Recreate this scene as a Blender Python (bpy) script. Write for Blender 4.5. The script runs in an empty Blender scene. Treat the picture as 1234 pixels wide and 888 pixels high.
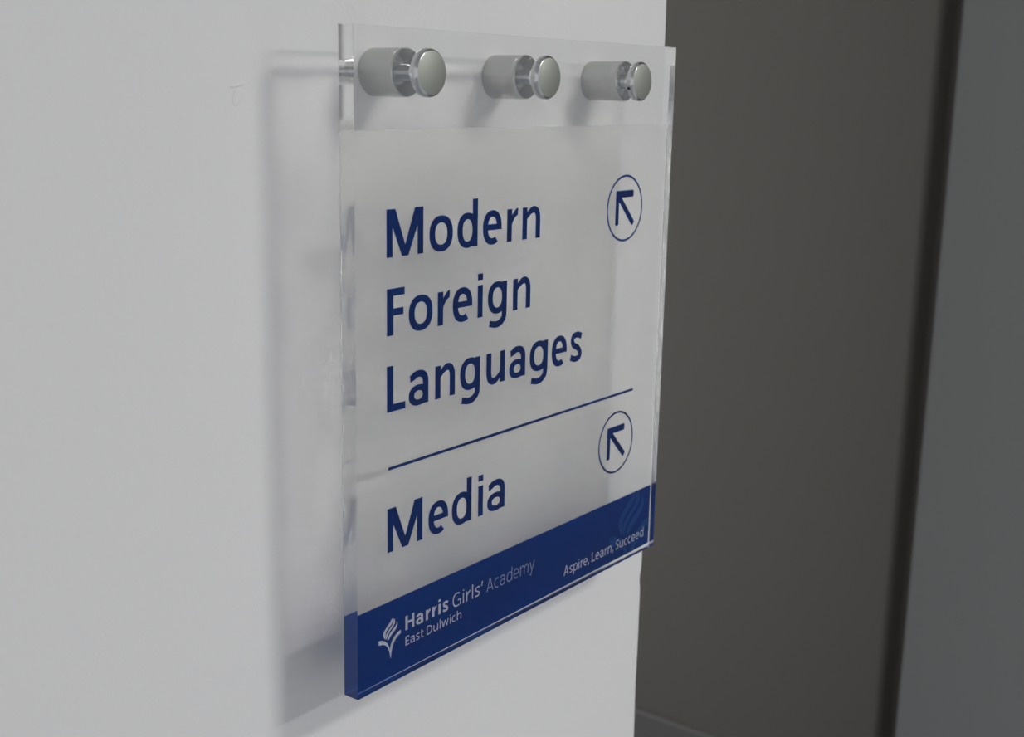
import bpy, bmesh, math, random
from mathutils import Vector, Matrix
random.seed(4)
scene = bpy.context.scene
col = scene.collection

# ------------------------------------------------------------------ camera
# world frame: x along the sign wall, y into the wall, z up; the sign's front face is y = 0
Z0 = 1.60                       # height of the sign's top edge above the floor
FPX = 1525.85                   # focal length in pixels of the 1234-wide frame
cam_d = bpy.data.cameras.new('camera'); cam = bpy.data.objects.new('camera', cam_d); col.objects.link(cam)
right = Vector((0.60052404, -0.7993575, 0.01996146))
down = Vector((-0.16098133, -0.14531616, -0.97620091))
fwd = Vector((0.78323425, 0.5830187, -0.21594748))
m = Matrix((right, -down, -fwd)).transposed().to_4x4()
m.translation = Vector((-0.4413, -0.4242, Z0 - 0.0279))
cam.matrix_world = m
cam_d.sensor_fit = 'HORIZONTAL'; cam_d.sensor_width = 36.0; cam_d.lens = 36.0 * FPX / 1234.0
cam_d.clip_start = 0.01
cam_d.dof.use_dof = True; cam_d.dof.focus_distance = 0.70; cam_d.dof.aperture_fstop = 13.0
scene.camera = cam

# ------------------------------------------------------------------ world, lamps, exposure
world = bpy.data.worlds.new('world'); scene.world = world; world.use_nodes = True
bg = world.node_tree.nodes['Background']
bg.inputs['Color'].default_value = (0.985, 0.985, 1.0, 1); bg.inputs['Strength'].default_value = 0.60

# The shadows on the wall come from long ceiling lamps in front of the wall, to the right and out of the picture.
def ceiling_lamp(name, x0, x1, y, width, power, colour):
    d = bpy.data.lights.new(name, 'AREA'); d.shape = 'RECTANGLE'
    d.size = x1 - x0; d.size_y = width; d.energy = power; d.color = colour
    o = bpy.data.objects.new(name, d); col.objects.link(o)
    o.location = ((x0 + x1) / 2, y, 3.06)          # just under the 3.1 m ceiling, facing down
    return o
ceiling_lamp('ceiling_lamp_right_near_offscreen', 0.75, 1.55, -2.05, 0.35, 33.0, (1.0, 0.985, 0.95))
ceiling_lamp('ceiling_lamp_right_far_offscreen', 1.30, 2.60, -3.50, 0.40, 60.0, (1.0, 0.99, 0.965))
# true refraction through the acrylic: keep the light paths unblurred and unclamped
scene.cycles.blur_glossy = 0.0; scene.cycles.sample_clamp_indirect = 0.0
scene.cycles.max_bounces = 40; scene.cycles.glossy_bounces = 36; scene.cycles.transmission_bounces = 36

vs = scene.view_settings
vs.view_transform = 'Standard'; vs.look = 'None'; vs.exposure = 0.02; vs.gamma = 1.0; vs.use_curve_mapping = False

# ------------------------------------------------------------------ helpers
def obj(name, bm, mat, parent=None, smooth=False):
    me = bpy.data.meshes.new(name); bm.to_mesh(me); bm.free()
    me.materials.append(mat)
    if smooth:
        for p in me.polygons: p.use_smooth = True
    o = bpy.data.objects.new(name, me); col.objects.link(o)
    if parent: o.parent = parent
    return o
def struct(o): o['kind'] = 'structure'; return o
def tag(o, label, cat, group=None):
    o['label'] = label; o['category'] = cat
    if group: o['group'] = group
    return o
def box(bm, lo, hi):
    r = bmesh.ops.create_cube(bm, size=1.0)
    for v in r['verts']:
        v.co = Vector([(lo[i] + hi[i]) / 2 + v.co[i] * (hi[i] - lo[i]) for i in range(3)])
    return r['verts']
def boxbm(lo, hi):
    bm = bmesh.new(); box(bm, lo, hi); return bm
def lathe(profile, seg=64):
    """profile: list of (radius, y); turned about the y axis"""
    bm = bmesh.new(); rings = []
    for r, y in profile:
        if r < 1e-7: rings.append([bm.verts.new((0, y, 0))])
        else: rings.append([bm.verts.new((r * math.cos(2 * math.pi * k / seg), y, r * math.sin(2 * math.pi * k / seg))) for k in range(seg)])
    for a, b in zip(rings, rings[1:]):
        for k in range(seg):
            k2 = (k + 1) % seg
            if len(a) == 1: bm.faces.new((a[0], b[k2], b[k]))
            elif len(b) == 1: bm.faces.new((a[k], a[k2], b[0]))
            else: bm.faces.new((a[k], a[k2], b[k2], b[k]))
    bmesh.ops.recalc_face_normals(bm, faces=bm.faces)
    return bm
def mat(name, base, rough=0.5, metallic=0.0, spec=0.5):
    m = bpy.data.materials.new(name); m.use_nodes = True
    b = m.node_tree.nodes['Principled BSDF']
    b.inputs['Base Color'].default_value = (*base, 1); b.inputs['Roughness'].default_value = rough
    b.inputs['Metallic'].default_value = metallic; b.inputs['Specular IOR Level'].default_value = spec
    return m, m.node_tree.nodes, m.node_tree.links, b
def bump(nodes, links, b, scale, strength, dist, detail=3.0, coarse=None):
    tc = nodes.new('ShaderNodeTexCoord'); n = nodes.new('ShaderNodeTexNoise'); bp = nodes.new('ShaderNodeBump')
    n.inputs['Scale'].default_value = scale; n.inputs['Detail'].default_value = detail
    links.new(tc.outputs['Object'], n.inputs['Vector']); src = n.outputs['Fac']
    if coarse:
        n2 = nodes.new('ShaderNodeTexNoise'); n2.inputs['Scale'].default_value = coarse[0]
        mx = nodes.new('ShaderNodeMath'); mx.operation = 'MULTIPLY_ADD'; mx.inputs[1].default_value = coarse[1]
        links.new(tc.outputs['Object'], n2.inputs['Vector'])
        links.new(n2.outputs['Fac'], mx.inputs[0]); links.new(n.outputs['Fac'], mx.inputs[2]); src = mx.outputs[0]
    bp.inputs['Strength'].default_value = strength; bp.inputs['Distance'].default_value = dist
    links.new(src, bp.inputs['Height']); links.new(bp.outputs['Normal'], b.inputs['Normal'])
    return tc, n

# ------------------------------------------------------------------ materials
M_wall, n_, l_, b_ = mat('white_emulsion_wall', (0.76, 0.76, 0.765), 0.75, spec=0.25)
bump(n_, l_, b_, 700, 0.25, 0.0004, coarse=(230, 1.2))
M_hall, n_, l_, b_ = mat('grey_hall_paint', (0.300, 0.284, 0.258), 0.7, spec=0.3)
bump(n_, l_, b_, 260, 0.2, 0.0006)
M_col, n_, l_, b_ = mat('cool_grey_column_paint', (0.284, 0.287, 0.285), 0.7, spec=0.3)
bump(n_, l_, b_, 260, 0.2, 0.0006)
M_skirt, *_ = mat('skirting_gloss', (0.30, 0.29, 0.28), 0.30)
M_floor, n_, l_, b_ = mat('floor_vinyl', (0.44, 0.46, 0.50), 0.5)
M_ceil, *_ = mat('ceiling_white', (0.75, 0.75, 0.73), 0.9)
M_metal, n_, l_, b_ = mat('polished_steel', (0.60, 0.61, 0.62), 0.16, 1.0)
M_satin, n_, l_, b_ = mat('satin_cap_face', (0.40, 0.42, 0.385), 0.60, 1.0)
M_barrel, n_, l_, b_ = mat('brushed_steel_barrel', (0.57, 0.58, 0.57), 0.36, 1.0)
M_hole, *_ = mat('dark_socket', (0.01, 0.01, 0.012), 0.6)
M_blue, *_ = mat('navy_print', (0.0005, 0.024, 0.16), 0.6, spec=0.0)
M_band, *_ = mat('royal_blue_print', (0.001, 0.032, 0.17), 0.6, spec=0.0)
def ink(m, thin):
    nt = m.node_tree; b = nt.nodes['Principled BSDF']; t = nt.nodes.new('ShaderNodeBsdfTranslucent'); t.inputs['Color'].default_value = (*thin, 1)
    x = nt.nodes.new('ShaderNodeAddShader'); nt.links.new(b.outputs[0], x.inputs[0]); nt.links.new(t.outputs[0], x.inputs[1])
    nt.links.new(x.outputs[0], nt.nodes['Material Output'].inputs['Surface'])
ink(M_band, (0.002, 0.022, 0.13))
M_faint, *_ = mat('faint_blue_print', (0.008, 0.075, 0.27), 0.6, spec=0.0)
ink(M_faint, (0.003, 0.030, 0.13))
M_whiteprint, *_ = mat('white_print', (0.74, 0.80, 0.90), 0.6, spec=0.0)
M_paleprint, *_ = mat('pale_blue_print', (0.42, 0.54, 0.74), 0.6, spec=0.0)

M_acr = bpy.data.materials.new('clear_acrylic'); M_acr.use_nodes = True
nt = M_acr.node_tree; b_ = nt.nodes['Principled BSDF']
b_.inputs['Base Color'].default_value = (0.995, 1.0, 0.995, 1); b_.inputs['Roughness'].default_value = 0.0
b_.inputs['IOR'].default_value = 1.49; b_.inputs['Transmission Weight'].default_value = 1.0

M_edge = M_acr.copy(); M_edge.name = 'acrylic_sawn_edge'
M_edge.node_tree.nodes['Principled BSDF'].inputs['Roughness'].default_value = 0.10
M_film = bpy.data.materials.new('frosted_white_film'); M_film.use_nodes = True
nt = M_film.node_tree; nt.nodes.remove(nt.nodes['Principled BSDF'])
df = nt.nodes.new('ShaderNodeBsdfDiffuse'); df.inputs['Color'].default_value = (0.95, 0.95, 0.925, 1)
tl = nt.nodes.new('ShaderNodeBsdfTranslucent'); tl.inputs['Color'].default_value = (0.95, 0.95, 0.925, 1)
mx = nt.nodes.new('ShaderNodeMixShader'); mx.inputs[0].default_value = 0.62
nt.links.new(df.outputs[0], mx.inputs[1]); nt.links.new(tl.outputs[0], mx.inputs[2])
tr = nt.nodes.new('ShaderNodeBsdfTransparent'); mx2 = nt.nodes.new('ShaderNodeMixShader'); mx2.inputs[0].default_value = 0.70
nt.links.new(mx.outputs[0], mx2.inputs[1]); nt.links.new(tr.outputs[0], mx2.inputs[2])
nt.links.new(mx2.outputs[0], nt.nodes['Material Output'].inputs['Surface'])

# ------------------------------------------------------------------ the place
T = 0.0098                      # acrylic thickness
YW = 0.0383                     # plane of the sign wall
XW = 0.3545                     # outer corner of the sign wall
SW, SH = 0.300, 0.3411          # sign width and height

def wall_left():
    # solid wall with a softly rounded, slightly uneven plaster corner
    bm = bmesh.new(); R = 0.006; n = 260; rows = []
    def wob(z):
        w = 0.00035 * math.sin(z * 31 + 1) + 0.00025 * math.sin(z * 83) + random.uniform(-0.00012, 0.00012)
        w -= 0.0016 * math.exp(-((z - (Z0 - 0.392)) / 0.006) ** 2)
        return w
    for i in range(n + 1):
        z = 3.1 * i / n if not 0.35 < i / n < 0.65 else 3.1 * i / n
        rows.append(z)
    extra = [Z0 - 0.62 + 0.0025 * k for k in range(300)]
    zs = sorted(set([0.0, 0.5, 2.5, 3.1] + extra))
    prof0 = [(-3.5, 0.0), (-0.5, 0.0), (XW - 0.04, 0.0)]
    arc = [(math.sin(a), 1 - math.cos(a)) for a in [math.pi / 2 * k / 8 for k in range(9)]]
    grid = []
    for z in zs:
        w = wob(z); row = [bm.verts.new((x, YW + y, z)) for x, y in prof0]
        for s, c in arc: row.append(bm.verts.new((XW + w - R + R * s, YW + R * c, z)))
        row.append(bm.verts.new((XW, YW + 0.05, z))); row.append(bm.verts.new((XW, 2.3, z))); row.append(bm.verts.new((-3.5, 2.3, z)))
        grid.append(row)
    for a, b in zip(grid, grid[1:]):
        for k in range(len(a)):
            k2 = (k + 1) % len(a); bm.faces.new((a[k], a[k2], b[k2], b[k]))
    bm.faces.new(grid[0][::-1]); bm.faces.new(grid[-1])
    bmesh.ops.recalc_face_normals(bm, faces=bm.faces)
    o = obj('wall_left', bm, M_wall, smooth=True)
    return o
W_L = struct(wall_left())
XH = 2.04
YE = -0.4242 + (XH + 0.4413) * 0.3097 / 0.9484 + 0.034     # where the hall wall turns into the recess behind the column
bm = bmesh.new(); prof = [(XH + 0.40, 2.3), (XH + 0.40, -0.1), (XH + 0.075, -0.1), (XH + 0.075, YE)]
for k in range(7):
    a = math.pi / 2 * k / 6; prof.append((XH + 0.014 - 0.014 * math.sin(a), YE + 0.014 - 0.014 * math.cos(a)))
prof.append((XH, 2.3))
a = [bm.verts.new((x, y, 0)) for x, y in prof]; b = [bm.verts.new((x, y, 3.1)) for x, y in prof]
for k in range(len(prof)): bm.faces.new((a[k], a[(k + 1) % len(prof)], b[(k + 1) % len(prof)], b[k]))
bm.faces.new(a[::-1]); bm.faces.new(b); bmesh.ops.recalc_face_normals(bm, faces=bm.faces)
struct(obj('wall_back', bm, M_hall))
struct(obj('floor', boxbm((-3.5, -7, -0.1), (7, 2.3, 0)), M_floor))
struct(obj('ceiling', boxbm((-3.5, -7, 3.1), (7, 2.3, 3.2)), M_ceil))
# skirting board with a chamfered top
bm = bmesh.new()
pr = [(XH, 0.0), (XH, 0.102), (XH - 0.014, 0.100), (XH - 0.020, 0.094), (XH - 0.020, 0.0)]
a = [bm.verts.new((x, YE + 0.012, z)) for x, z in pr]; b = [bm.verts.new((x, 2.3, z)) for x, z in pr]
for k in range(5): bm.faces.new((a[k], a[(k + 1) % 5], b[(k + 1) % 5], b[k]))
bm.faces.new(a[::-1]); bm.faces.new(b); bmesh.ops.recalc_face_normals(bm, faces=bm.faces)
sk = struct(obj('baseboard_back', bm, M_skirt))
# column in front of the hall wall: its left edge lies on the ray of pixel (1160, 0)
XC = 1.35; YC = -0.4242 + (XC + 0.4413) * 0.3097 / 0.9484
bm = boxbm((XC, -1.65, 0), (XH + 0.070, YC, 3.1))  # unseen length added to darken the sign's reflections, depth to darken the recess
bmesh.ops.bevel(bm, geom=[e for e in bm.edges if abs(e.verts[0].co.z - e.verts[1].co.z) > 1], offset=0.004, segments=3, affect='EDGES')
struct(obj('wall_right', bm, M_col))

# small knock in the plaster left of the sign: a thin raised lip over a shallow smooth smear
for (x, z, sx, sz, d, tilt) in ((-37.0, -28.9, 5.0, 0.9, 0.55, 12), (-37.6, -34.2, 2.6, 4.6, 0.22, -28)):
    bm = bmesh.new(); bmesh.ops.create_uvsphere(bm, u_segments=16, v_segments=10, radius=0.001)
    for v in bm.verts: v.co = Vector((v.co.x * sx, v.co.y * d, v.co.z * sz))
    bmesh.ops.rotate(bm, verts=bm.verts, cent=(0, 0, 0), matrix=Matrix.Rotation(math.radians(-tilt), 3, 'Y'))
    bmesh.ops.translate(bm, verts=bm.verts, vec=(x / 1000, YW, Z0 + z / 1000))
    obj('plaster_chip', bm, M_wall, W_L, True)
# ------------------------------------------------------------------ the sign
sign = bpy.data.objects.new('wall_sign', None); col.objects.link(sign); sign.location = (0, 0, Z0)
tag(sign, 'clear acrylic directional sign with blue lettering held off the white wall', 'sign')
STAND = [(0.0502, -0.0212), (0.1510, -0.0216), (0.2512, -0.0222)]

def rounded_panel():
    """solid acrylic slab with three drilled holes and finely polished edges"""
    bm = bmesh.new(); seg = 48; rh = 0.0058
    outer = [(0, 0), (SW, 0), (SW, -SH), (0, -SH)]
    # front/back faces as vertical strips so that each hole sits in its own cell
    xs = [0.0, 0.1, 0.2, SW]; zt, zb = 0.0, -0.044
    def vert(x, y, z, cache={}):
        k = (round(x, 6), round(y, 6), round(z, 6))
        if k not in cache or not cache[k].is_valid: cache[k] = bm.verts.new((x, y, z))
        return cache[k]
    for y in (0.0, T):
        for i in range(3):
            cx, cz = STAND[i]
            ring = []; rim = []
            for k in range(seg):
                a = 2 * math.pi * k / seg; dx, dz = math.cos(a), math.sin(a)
                ring.append(vert(cx + rh * dx, y, cz + rh * dz))
                ts = []
                if dx > 1e-9: ts.append((xs[i + 1] - cx) / dx)
                if dx < -1e-9: ts.append((xs[i] - cx) / dx)
                if dz > 1e-9: ts.append((zt - cz) / dz)
                if dz < -1e-9: ts.append((zb - cz) / dz)
                t = min(ts); rim.append((cx + t * dx, cz + t * dz))
            corners = [(xs[i + 1], zt), (xs[i], zt), (xs[i], zb), (xs[i + 1], zb)]
            for k in range(seg):
                k2 = (k + 1) % seg; p, q = rim[k], rim[k2]
                poly = [ring[k], vert(p[0], y, p[1])]
                if abs(p[0] - q[0]) > 1e-9 and abs(p[1] - q[1]) > 1e-9:
                    c = min(corners, key=lambda c: (c[0] - p[0]) ** 2 + (c[1] - p[1]) ** 2 + (c[0] - q[0]) ** 2 + (c[1] - q[1]) ** 2)
                    if min(math.dist(c, p), math.dist(c, q)) > 1e-7: poly.append(vert(c[0], y, c[1]))
                poly += [vert(q[0], y, q[1]), ring[k2]]
                bm.faces.new(poly)
    for i in range(3):
        cx, cz = STAND[i]
        pts = [(cx + rh * math.cos(2 * math.pi * k / seg), cz + rh * math.sin(2 * math.pi * k / seg)) for k in range(seg)]
        for k in range(seg):
            p, q = pts[k], pts[(k + 1) % seg]
            bm.faces.new((vert(p[0], 0, p[1]), vert(q[0], 0, q[1]), vert(q[0], T, q[1]), vert(p[0], T, p[1])))
    bm.verts.ensure_lookup_table()
    # lower plain part and the four edge faces are added from the open boundary
    low = sorted([v for v in bm.verts if abs(v.co.z - zb) < 1e-7 and v.co.y < 1e-7], key=lambda v: v.co.x)
    lowb = sorted([v for v in bm.verts if abs(v.co.z - zb) < 1e-7 and v.co.y > 1e-7], key=lambda v: v.co.x)
    f = [vert(0, 0, -SH), vert(SW, 0, -SH)]; g = [vert(0, T, -SH), vert(SW, T, -SH)]
    bm.faces.new(low + [f[1], f[0]]); bm.faces.new(lowb + [g[1], g[0]])
    bm.faces.new((f[0], f[1], g[1], g[0]))
    for xx, ff, gg in ((0.0, f[0], g[0]), (SW, f[1], g[1])):
        A = sorted([v for v in bm.verts if abs(v.co.x - xx) < 1e-7 and v.co.y < 1e-7], key=lambda v: v.co.z)
        B = sorted([v for v in bm.verts if abs(v.co.x - xx) < 1e-7 and v.co.y > 1e-7], key=lambda v: -v.co.z)
        bm.faces.new(A + B)
    A = sorted([v for v in bm.verts if abs(v.co.z) < 1e-7 and v.co.y < 1e-7], key=lambda v: v.co.x)
    B = sorted([v for v in bm.verts if abs(v.co.z) < 1e-7 and v.co.y > 1e-7], key=lambda v: -v.co.x)
    bm.faces.new(A + B)
    bmesh.ops.recalc_face_normals(bm, faces=bm.faces)
    print('panel open edges', sum(1 for e in bm.edges if len(e.link_faces) != 2))
    return bm
panel = obj('acrylic_panel', rounded_panel(), M_acr, sign)
panel.data.materials.append(M_edge)
for p in panel.data.polygons:
    if p.normal.x < -0.9 and p.center.x < 0.001: p.material_index = 1
panel['label'] = 'thick clear acrylic slab with polished edges'

# printed layers sit optically bonded at the back of the slab
YF = T - 0.00012
def flat(bm, pts, y):
    vs_ = [bm.verts.new((x, y, z)) for x, z in pts]
    return bm.faces.new(vs_)
ZFILM, ZBAND = -0.0490, -0.2970
IN = 0.0004
def quad(x0, z0, x1, z1, y):
    bm = bmesh.new(); flat(bm, [(x0, z1), (x1, z1), (x1, z0), (x0, z0)], y); return bm
bm = bmesh.new(); flat(bm, [(IN, ZFILM), (SW - 0.0009, ZFILM), (SW - 0.0009, -SH + 0.0011), (IN, -SH + 0.0001)], YF)
film = obj('white_film', bm, M_film, sign)
bm = bmesh.new(); flat(bm, [(IN, ZBAND), (SW - 0.0009, ZBAND), (SW - 0.0009, -SH + 0.0011), (IN, -SH + 0.0001)], YF - 0.00004)
band = obj('blue_band', bm, M_band, sign)
YT = YF - 0.00008

# ---- humanist sans letters drawn as flat strips; unit: mm at a cap height of 24.3
CAP, XH_, ASC, DESC = 24.3, 18.2, 25.9, -7.7
class Pen:
    def __init__(self): self.polys = []; self.n = 0
    # each piece of a letter lies a hair in front of the one before, so that overlaps never coincide
    def poly(self, pts): self.n += 1; self.polys.append((self.n, list(pts)))
    def rect(self, x0, y0, x1, y1): self.poly([(x0, y0), (x1, y0), (x1, y1), (x0, y1)])
    def strip(self, A, B):
        self.n += 1
        for k in range(len(A) - 1): self.polys.append((self.n, [A[k], A[k + 1], B[k + 1], B[k]]))
    def ring(self, x0, x1, y0, y1, tv, th, a0=0, a1=360, n=56, e=2.25):
        cx, cy = (x0 + x1) / 2, (y0 + y1) / 2; A = []; B = []
        def pt(rx, ry, t):
            c, s_ = math.cos(t), math.sin(t)
            return (cx + rx * math.copysign(abs(c) ** (2 / e), c), cy + ry * math.copysign(abs(s_) ** (2 / e), s_))
        for k in range(n + 1):
            t = math.radians(a0 + (a1 - a0) * k / n)
            A.append(pt((x1 - x0) / 2, (y1 - y0) / 2, t)); B.append(pt((x1 - x0) / 2 - tv, (y1 - y0) / 2 - th, t))
        self.strip(A, B)
    def stroke(self, pts, w0, w1=None, n=10):
        """Catmull-Rom centre line with a constant or linearly changing width"""
        w1 = w0 if w1 is None else w1
        P = [Vector(p) for p in pts]; P = [2 * P[0] - P[1]] + P + [2 * P[-1] - P[-2]]; C_ = []
        for i in range(1, len(P) - 2):
            for k in range(n):
                t = k / n; p0, p1, p2, p3 = P[i - 1:i + 3]
                C_.append(0.5 * ((2 * p1) + (p2 - p0) * t + (2 * p0 - 5 * p1 + 4 * p2 - p3) * t * t + (3 * p1 - p0 - 3 * p2 + p3) * t ** 3))
        C_.append(P[-2]); A = []; B = []
        for i, c in enumerate(C_):
            d = (C_[min(i + 1, len(C_) - 1)] - C_[max(i - 1, 0)]).normalized(); w = (w0 + (w1 - w0) * i / (len(C_) - 1)) / 2
            nn = Vector((-d.y, d.x)) * w; A.append(tuple(c + nn)); B.append(tuple(c - nn))
        self.strip(A, B)
def arch(g, x0, W, v, h, xh=XH_, top=None):
    """stem-to-stem arch of n, h, m: x0 is the left stem's right side start"""
    xc = x0 + (W - x0) * 0.50; yc = xh * 0.60; t = xh + 0.5; A = [(W, 0)]; B = [(W - v, 0)]
    for k in range(13):
        a = math.pi / 2 * k / 12; ca, sa = math.cos(a) ** 0.9, math.sin(a) ** 0.9
        A.append((xc + (W - xc) * ca, yc + (t - yc) * sa)); B.append((xc + (W - v - xc) * ca, yc + (t - h * 1.05 - yc) * sa))
    for k in range(1, 7):
        u = k / 6
        A.append((xc + (x0 - xc) * u, t + (xh * 0.84 - t) * u * u)); B.append((xc + (x0 - xc) * u, t - h * 1.05 + (xh * 0.62 - (t - h * 1.05)) * u ** 1.7))
    g.strip(A, B)
WID = dict(M=28, o=19, d=17.5, e=16.9, r=10.2, n=17.2, F=13.5, i=4.5, g=17.6, L=14.2, a=15.8, u=17.2, s=13.0, H=19.5, G=20.5, l=4.5, A=20.5, c=14.4, m=27.5, y=17.0,
           E=13.4, t=10.8, D=20.0, w=26, h=17.2, p=17.5, S=14.2)
WID[','] = 5.0; WID['\u2019'] = 5.0
def glyph(ch, W, v, h):
    g = Pen(); X = XH_; o_ = 0.45
    if ch == 'M':
        q = v * 0.28 + 5.2
        g.rect(0, 0, v, CAP); g.rect(W - v, 0, W, CAP)
        b0, b1 = W / 2 - v * 0.53, W / 2 + v * 0.53
        g.poly([(0, CAP), (b0, 0), (b1, 0), (v * 1.45, CAP)]); g.poly([(W, CAP), (b1, 0), (b0, 0), (W - v * 1.45, CAP)])
    elif ch == 'o': g.ring(0, W, -o_, X + o_, v * 1.02, h)
    elif ch in 'dgp':
        if ch == 'p': g.ring(0.1, W, -o_, X + o_, v * 1.0, h * 0.95); g.rect(0, DESC, v, X)
        else:
            g.ring(0, W - 0.1, -o_ if ch == 'd' else 0.2, X + o_, v * 1.0, h * 0.95)
            if ch == 'd': g.rect(W - v, 0, W, ASC)
            else:
                g.rect(W - v, 1.0, W, X)
                g.stroke([(W - v / 2, 1.2), (W - v * 0.62, -2.6), (W * 0.66, -5.2), (W * 0.42, -DESC * -1 + h * 0.48), (W * 0.10, DESC + h * 0.75)], v, h * 0.95)
    elif ch == 'e':
        g.ring(0, W, -o_, X + o_, v * 1.0, h * 0.98, -8, 304)
        g.rect(v * 0.6, X * 0.42, W - v * 0.35, X * 0.42 + h * 0.88)
    elif ch == 'c': g.ring(0, W * 1.16, -o_, X + o_, v * 1.0, h, 62, 298)
    elif ch in 'nhu':
        if ch == 'u':
            k = Pen(); arch(k, v - 0.2, W, v, h); g.polys = [(j, [(W - x, X - y) for x, y in p]) for j, p in k.polys]; g.n = 1; g.rect(W - v, 0, W, X)
        else: g.rect(0, 0, v, X if ch == 'n' else ASC); arch(g, v - 0.2, W, v, h)
    elif ch == 'm':
        g.rect(0, 0, v, X); arch(g, v - 0.2, W / 2 + v / 2, v, h); k = Pen(); arch(k, v - 0.2, W / 2 + v / 2, v, h)
        g.polys += [(j + 5, [(x + W / 2 - v / 2, y) for x, y in p]) for j, p in k.polys]
    elif ch == 'r':
        g.rect(0, 0, v, X)
        A = []; B = []
        for k in range(11):
            u = k / 10; A.append((v - 0.2 + (W - v + 0.2) * u, X * 0.80 + (X * 0.20 + 0.4) * math.sin(u * math.pi / 2))); B.append((v - 0.2 + (W - v - 0.1) * u, X * 0.50 + (X * 0.50 - h * 1.02) * math.sin(u * math.pi / 2) ** 0.9))
        g.strip(A, B)
    elif ch == 'i': g.rect(0, 0, v, X); t_ = CAP + 0.3 + (1.6 if v > 5 else 0); g.rect(0, t_ - v * 0.80, v, t_)
    elif ch == 'l': g.rect(0, 0, v, ASC)
    elif ch == 'a':
        g.rect(W - v, 0, W, X * 0.64)
        g.ring(0, W - 0.2, -o_, X * 0.60, v * 0.98, h * 0.88, 0, 360)
        A = []; B = []
        for k in range(19):
            t = math.radians(142 * k / 18); c, s_ = math.cos(t), math.sin(t); c = math.copysign(abs(c) ** 0.85, c); s_ = abs(s_) ** 0.85
            A.append((W * 0.5 + W * 0.5 * c, X * 0.62 + (X * 0.38 + o_) * s_)); B.append((W * 0.5 + (W * 0.5 - v) * c, X * 0.62 + (X * 0.38 + o_ - h) * s_))
        A[-1] = (W * 0.055, X * 0.915); B[-1] = (W * 0.085, X * 0.915 - h * 1.02)
        g.strip(A, B)
    elif ch in 'sS':
        Hh = X if ch == 's' else CAP; t = h * 1.02
        g.stroke([(W * 0.93, Hh - t * 0.78), (W * 0.60, Hh - t * 0.42), (W * 0.27, Hh * 0.875), (v * 0.50, Hh * 0.735), (W * 0.28, Hh * 0.575),
                  (W * 0.62, Hh * 0.455), (W - v * 0.50, Hh * 0.275), (W * 0.74, Hh * 0.115), (W * 0.42, t * 0.38), (W * 0.04, t * 0.75)], t)
    elif ch == 'F': g.rect(0, 0, v * 1.08, CAP); g.rect(0, CAP - h * 1.04, W, CAP); g.rect(0, CAP * 0.42, W * 0.93, CAP * 0.42 + h)
    elif ch == 'E': g.rect(0, 0, v * 1.08, CAP); g.rect(0, CAP - h, W, CAP); g.rect(0, CAP * 0.43, W * 0.93, CAP * 0.43 + h); g.rect(0, 0, W, h)
    elif ch == 'L': g.rect(0, 0, v * 1.08, CAP); g.rect(0, 0, W, h * 1.04)
    elif ch == 'H': g.rect(0, 0, v, CAP); g.rect(W - v, 0, W, CAP); g.rect(0, CAP * 0.44, W, CAP * 0.44 + h)
    elif ch == 'D':
        g.rect(0, 0, v, CAP); A = [(0, CAP)]; B = [(0, CAP - h)]
        for k in range(25):
            t = math.pi / 2 - math.pi * k / 24; c, s_ = math.cos(t) ** 0.9 if math.cos(t) > 0 else 0, math.copysign(abs(math.sin(t)) ** 0.9, math.sin(t))
            A.append((W * 0.34 + W * 0.66 * c, CAP / 2 + CAP / 2 * s_)); B.append((W * 0.34 + (W * 0.66 - v) * c, CAP / 2 + (CAP / 2 - h) * s_))
        g.strip(A + [(0, 0)], B + [(0, h)])
    elif ch == 'G': g.ring(0, W * 1.08, -o_, CAP + o_, v, h, 58, 300); g.rect(W - v, 1.2, W, CAP * 0.49); g.rect(W * 0.62, CAP * 0.49 - h, W, CAP * 0.49)
    elif ch == 'A':
        g.poly([(0, 0), (v * 1.1, 0), (W / 2 + v * 0.5, CAP), (W / 2 - v * 0.55, CAP)]); g.poly([(W, 0), (W - v * 1.1, 0), (W / 2 - v * 0.5, CAP), (W / 2 + v * 0.55, CAP)])
        g.rect(W * 0.2, CAP * 0.22, W * 0.8, CAP * 0.22 + h)
    elif ch == 'y':
        g.poly([(0, X), (v * 1.08, X), (W / 2 + v * 0.45, 0), (W / 2 - v * 0.5, 0)]); g.poly([(W, X), (W - v * 1.08, X), (W * 0.28 - v * 0.3, DESC), (W * 0.28 + v * 0.6, DESC)])
        g.rect(W * 0.06, DESC, W * 0.3, DESC + h)
    elif ch == 'w':
        q = W / 4
        for (x0, x1) in ((0, q), (2 * q, q), (2 * q, 3 * q), (W, 3 * q)):
            s_ = v * 0.52; a0 = x0 if x0 not in (0, W) else (x0 + s_ if x0 == 0 else x0 - s_)
            g.poly([(a0 - s_, X), (a0 + s_, X), (x1 + s_, 0), (x1 - s_, 0)])
    elif ch == 't':
        g.rect(W * 0.26, h, W * 0.26 + v, X * 1.26); g.rect(0, X - h, W * 0.97, X)
        g.stroke([(W * 0.26 + v / 2, h * 1.6), (W * 0.26 + v * 0.8, h * 0.7), (W * 0.78, h * 0.42), (W, h * 0.55)], v, h)
    elif ch in ',\u2019':
        dy = 0 if ch == ',' else CAP - 4.6
        g.poly([(1.6, 4.6 + dy), (1.6 + v * 1.05, 4.6 + dy), (v * 0.75, -4.4 + dy), (0, -4.4 + dy)])
    return g.polys
def bake(polys, fx, fy, bm):
    for j, p in polys:
        q = []
        for v in p:
            v = (fx(v[0]), fy(v[1]))
            if not q or math.dist(v, q[-1]) > 1e-8: q.append(v)
        if len(q) > 2 and math.dist(q[0], q[-1]) < 1e-8: q.pop()
        if len(q) > 2: flat(bm, q, YT - j * 0.000003)
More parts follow.
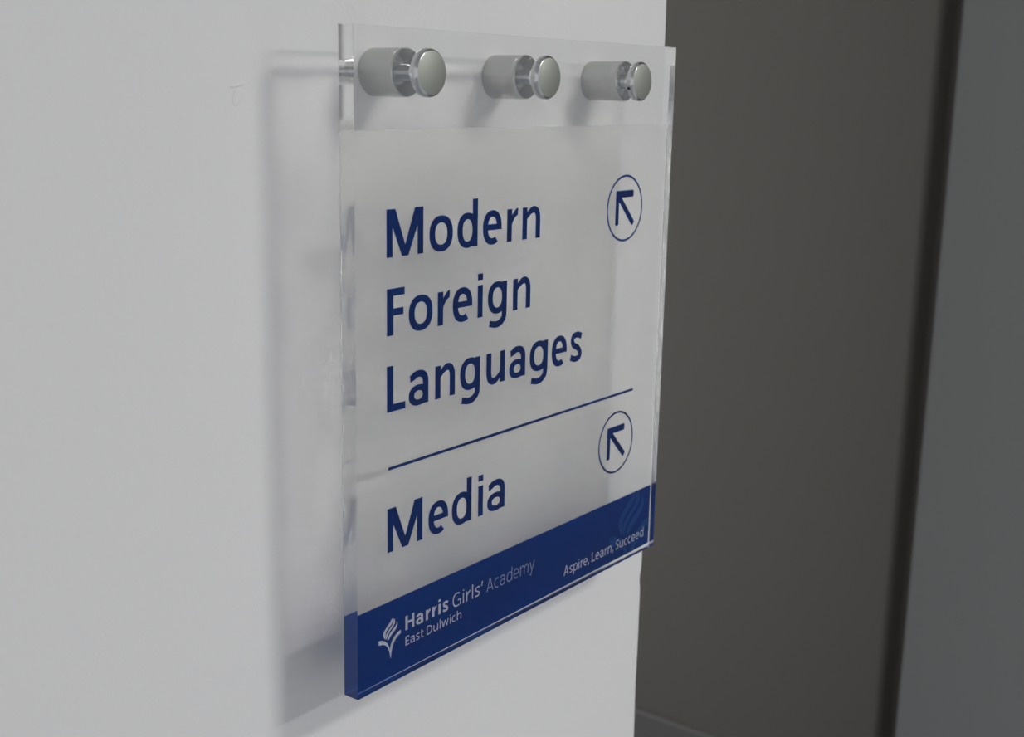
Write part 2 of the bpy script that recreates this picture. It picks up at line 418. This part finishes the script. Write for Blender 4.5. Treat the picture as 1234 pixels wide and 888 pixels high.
def word(name, letters, zbase, cap, v, h, material):
    """letters: list of (character, left mm, right mm)"""
    bm = bmesh.new(); k = cap / CAP
    for ch, a, b in letters:
        bake(glyph(ch, b - a, v, h), lambda x: (a + x) / 1000, lambda y: zbase + y * k, bm)
    return obj(name, bm, material, sign)
def line(name, text, x0, x1, zb, cap, v, h, material):
    """a run of letters with natural spacing, fitted to x0..x1"""
    bm = bmesh.new(); pos = []; x = 0.0
    def side(ch): return 2.9 if ch in 'MHFELDnruihdlpm' else 1.9 if ch in 'oecGgasS' else 1.2
    for i, ch in enumerate(text):
        if ch == ' ': x += 11.5; continue
        w = WID[ch] if ch not in 'il' else v
        if i and text[i - 1] != ' ': x += side(ch) + (1.2 if text[i - 1] in 'r' else 2.9 if text[i - 1] in 'Mhnmuiagdl' else 1.7)
        pos.append((ch, x, w)); x += w
    f = (x1 - x0) / 1000 / x; k = cap / CAP
    for ch, px, w in pos:
        bake(glyph(ch, w, v, h), lambda q: x0 / 1000 + (px + q) * f, lambda y: zb + y * k, bm)
    return obj(name, bm, material, sign)
CAPMM = 0.0243; SV, SHZ = 4.55, 3.75
word('lettering', [('M', 27.8, 55.9), ('o', 60.6, 79.8), ('d', 83.5, 101.0), ('e', 105.5, 122.4), ('r', 127.3, 137.6), ('n', 141.8, 159.2)], -0.1124, CAPMM, SV, SHZ, M_blue)
word('lettering', [('F', 28.0, 41.5), ('o', 44.6, 63.6), ('r', 67.7, 77.8), ('e', 80.2, 97.1), ('i', 101.7, 106.3), ('g', 110.8, 128.4), ('n', 134.1, 151.1)], -0.1526, CAPMM, SV, SHZ, M_blue)
word('lettering', [('L', 27.9, 42.1), ('a', 44.7, 60.5), ('n', 66.0, 82.7), ('g', 87.0, 104.8), ('u', 110.5, 127.7), ('a', 131.8, 147.5), ('g', 151.8, 170.1), ('e', 174.2, 190.3), ('s', 194.0, 207.1)], -0.1927, CAPMM, SV, SHZ, M_blue)
word('lettering', [('M', 28.0, 56.1), ('e', 61.0, 77.8), ('d', 81.0, 98.6), ('i', 104.6, 109.1), ('a', 113.1, 129.8)], -0.2693, CAPMM, SV, SHZ, M_blue)
obj('dividing_rule', quad(0.0288, -0.2240, 0.2702, -0.2223, YT), M_blue, sign)

def emblem_arrow(zc):
    bm = bmesh.new(); cx = 0.2512; n = 72
    for ro, ri in ((0.0212, 0.0198),):
        A = [bm.verts.new((cx + ro * math.cos(2 * math.pi * k / n), YT, zc + ro * math.sin(2 * math.pi * k / n))) for k in range(n)]
        B = [bm.verts.new((cx + ri * math.cos(2 * math.pi * k / n), YT, zc + ri * math.sin(2 * math.pi * k / n))) for k in range(n)]
        for k in range(n): bm.faces.new((A[k], A[(k + 1) % n], B[(k + 1) % n], B[k]))
    ring = obj('circle_outline', bm, M_blue, sign)
    bm = bmesh.new()
    def stroke(p, q, w):
        p, q = Vector(p), Vector(q); d = (q - p).normalized(); nn = Vector((-d.y, d.x)) * w / 2
        c = 0.0006
        pts = [p + nn, p - nn, q - nn - d * c, q - nn * 0.6, q + nn * 0.6, q + nn - d * c]
        flat(bm, [(cx + v.x, zc + v.y) for v in pts], YT - len(bm.faces) * 0.000003)
    w = 0.0040
    stroke((-0.0110, 0.0091), (0.0100, 0.0091), w * 1.12)
    stroke((-0.0090, 0.0111), (-0.0090, -0.0105), w)
    stroke((-0.0092, 0.0092), (0.0105, -0.0105), w)
    obj('arrow', bm, M_blue, sign)
emblem_arrow(-0.1011); emblem_arrow(-0.2560)

# band lettering
line('lettering', 'Harris', 42.2, 78.7, -0.3180, 0.0082, 5.2, 4.2, M_whiteprint)
line('lettering', 'Girls\u2019', 82.5, 110.5, -0.3183, 0.0082, 2.7, 2.4, M_whiteprint)
line('lettering', 'Academy', 113.9, 161.8, -0.3186, 0.0082, 2.1, 1.9, M_paleprint)
line('lettering', 'East Dulwich', 42.2, 90.5, -0.3270, 0.0053, 3.3, 2.8, M_whiteprint)
line('lettering', 'Aspire, Learn, Succeed', 194.3, 292.0, -0.3331, 0.0066, 3.4, 2.9, M_whiteprint)

# flame-and-leaf emblem, in mm on the sign
FLAME = [
 [(277.5, -295.8), (274.0, -300.1), (268.5, -303.7), (262.3, -308.8), (259.0, -312.6), (258.4, -316.4), (260.2, -320.9), (263.2, -324.8), (262.7, -321.6), (262.7, -317.6), (264.5, -313.4), (269.6, -309.0), (276.0, -305.3), (279.3, -301.4), (279.9, -296.0)],
 [(282.0, -297.0), (282.1, -303.1), (278.4, -306.9), (271.6, -310.9), (266.6, -315.3), (264.2, -319.3), (264.6, -323.5), (266.1, -326.3), (267.0, -322.8), (268.9, -319.3), (273.0, -314.3), (278.8, -310.4), (283.9, -306.3), (285.2, -302.9), (284.1, -298.2)],
 [(288.9, -302.5), (288.3, -307.4), (284.2, -311.1), (278.3, -314.4), (273.1, -317.7), (269.8, -322.2), (268.9, -326.0), (269.3, -328.5), (272.5, -325.7), (275.0, -322.9), (279.6, -320.1), (285.5, -316.2), (289.6, -311.9), (290.8, -307.4)]]
LEAF = [
 [(20.91, -316.88), (23.3, -317.35), (25.86, -318.63), (27.91, -320.68), (29.2, -323.22), (29.97, -326.54), (30.22, -330.06), (29.34, -325.93), (28.16, -323.23), (26.62, -321.35), (24.31, -320.04), (20.99, -319.35)],
 [(38.39, -316.18), (36.28, -316.59), (33.91, -317.86), (31.81, -319.59), (30.5, -321.79), (29.72, -324.16), (29.86, -328.02), (30.48, -330.15), (30.8, -326.84), (31.64, -324.09), (32.85, -321.86), (34.69, -319.84), (36.8, -318.68), (38.55, -318.14)]]
def clip(poly, axis, lim, keep_less):
    out = []
    for i, p in enumerate(poly):
        q = poly[(i + 1) % len(poly)]
        ip = (p[axis] <= lim) == keep_less; iq = (q[axis] <= lim) == keep_less
        if ip: out.append(p)
        if ip != iq:
            t = (lim - p[axis]) / (q[axis] - p[axis]); out.append(tuple(p[k] + t * (q[k] - p[k]) for k in (0, 1)))
    return out
def emblem(shapes, material, y, clipped=False):
    bm = bmesh.new()
    for sh in shapes:
        if clipped:
            for ax, lim, less in ((0, 299.2, True), (1, -340.3, False), (1, -297.0, True)): sh = clip(sh, ax, lim, less)
        if len(sh) > 2: flat(bm, [(x / 1000, z / 1000) for x, z in sh], y - len(bm.faces) * 0.000003)
    bmesh.ops.triangulate(bm, faces=bm.faces)
    return obj('emblem', bm, material, sign)
K = 0.357
emblem([[(24.4 + (x - 258.3) * K, -316.9 + (z + 322.2) * K) for x, z in sh] for sh in FLAME] + LEAF, M_whiteprint, YT)
emblem(FLAME + [[(258.3 + (x - 24.4) / K, -322.2 + (z + 316.9) / K) for x, z in sh] for sh in LEAF], M_faint, YT + 0.00002, True)

# ------------------------------------------------------------------ standoff fixings
def standoff(i):
    cx, cz = STAND[i]
    names = ['steel standoff fixing nearest the thick see-through edge of the sign',
             'middle steel standoff fixing of the three along the sign top',
             'steel standoff fixing with a small black socket hole in its cap rim']
    e = bpy.data.objects.new('standoff_fixing', None); col.objects.link(e); e.location = (cx, YW, Z0 + cz)
    tag(e, names[i], 'fixing', 'standoff fixings of the sign')
    L = YW                     # front face of the slab is L in front of the wall
    r = 0.0122; G = (0.0060, 0.0056, 0.0026)[i]; F = -(YW - T) + G     # barrel end, a little behind the slab
    ba = obj('barrel', lathe([(0, 0), (r - 0.0003, 0), (r, -0.0004), (r, F + 0.0006), (r - 0.0006, F), (0.004, F)]), M_barrel, e, True)
    ba.data.materials.append(M_metal)
    for p in ba.data.polygons:
        if p.center.y < F + 0.0001: p.material_index = 1
    obj('bolt', lathe([(0, F + 0.004), (0.0042, F + 0.004), (0.0042, -L - 0.0002), (0, -L - 0.0002)], 40), M_metal, e, True)
    rc = 0.0120
    cap = obj('cap', lathe([(0, -L - 0.0002), (rc - 0.0010, -L - 0.0002), (rc - 0.0002, -L - 0.0008), (rc, -L - 0.0014), (rc, -L - 0.0037), (rc - 0.0003, -L - 0.0043), (rc - 0.0011, -L - 0.0051), (rc - 0.0013, -L - 0.0052), (0, -L - 0.0052)]), M_metal, e, True)
    cap.data.materials.append(M_satin)
    for p in cap.data.polygons:
        if p.center.y < -L - 0.00519: p.material_index = 1
    if i == 2:
        a = math.radians(201)
        bm = lathe([(0, 0), (0.0010, 0), (0.0010, -0.0004), (0, -0.0004)], 20)
        h = obj('socket_hole', bm, M_hole, cap)
        h.rotation_euler = (0, 0, 0)
        d = Vector((math.cos(a), 0, math.sin(a)))
        h.rotation_mode = 'QUATERNION'; h.rotation_quaternion = Vector((0, -1, 0)).rotation_difference(d)
        h.location = d * (rc - 0.0003) + Vector((0, -L - 0.0022, 0))
    for ch in e.children:
        ch.data.set_sharp_from_angle(angle=math.radians(30))
    return e
for i in range(3): standoff(i)
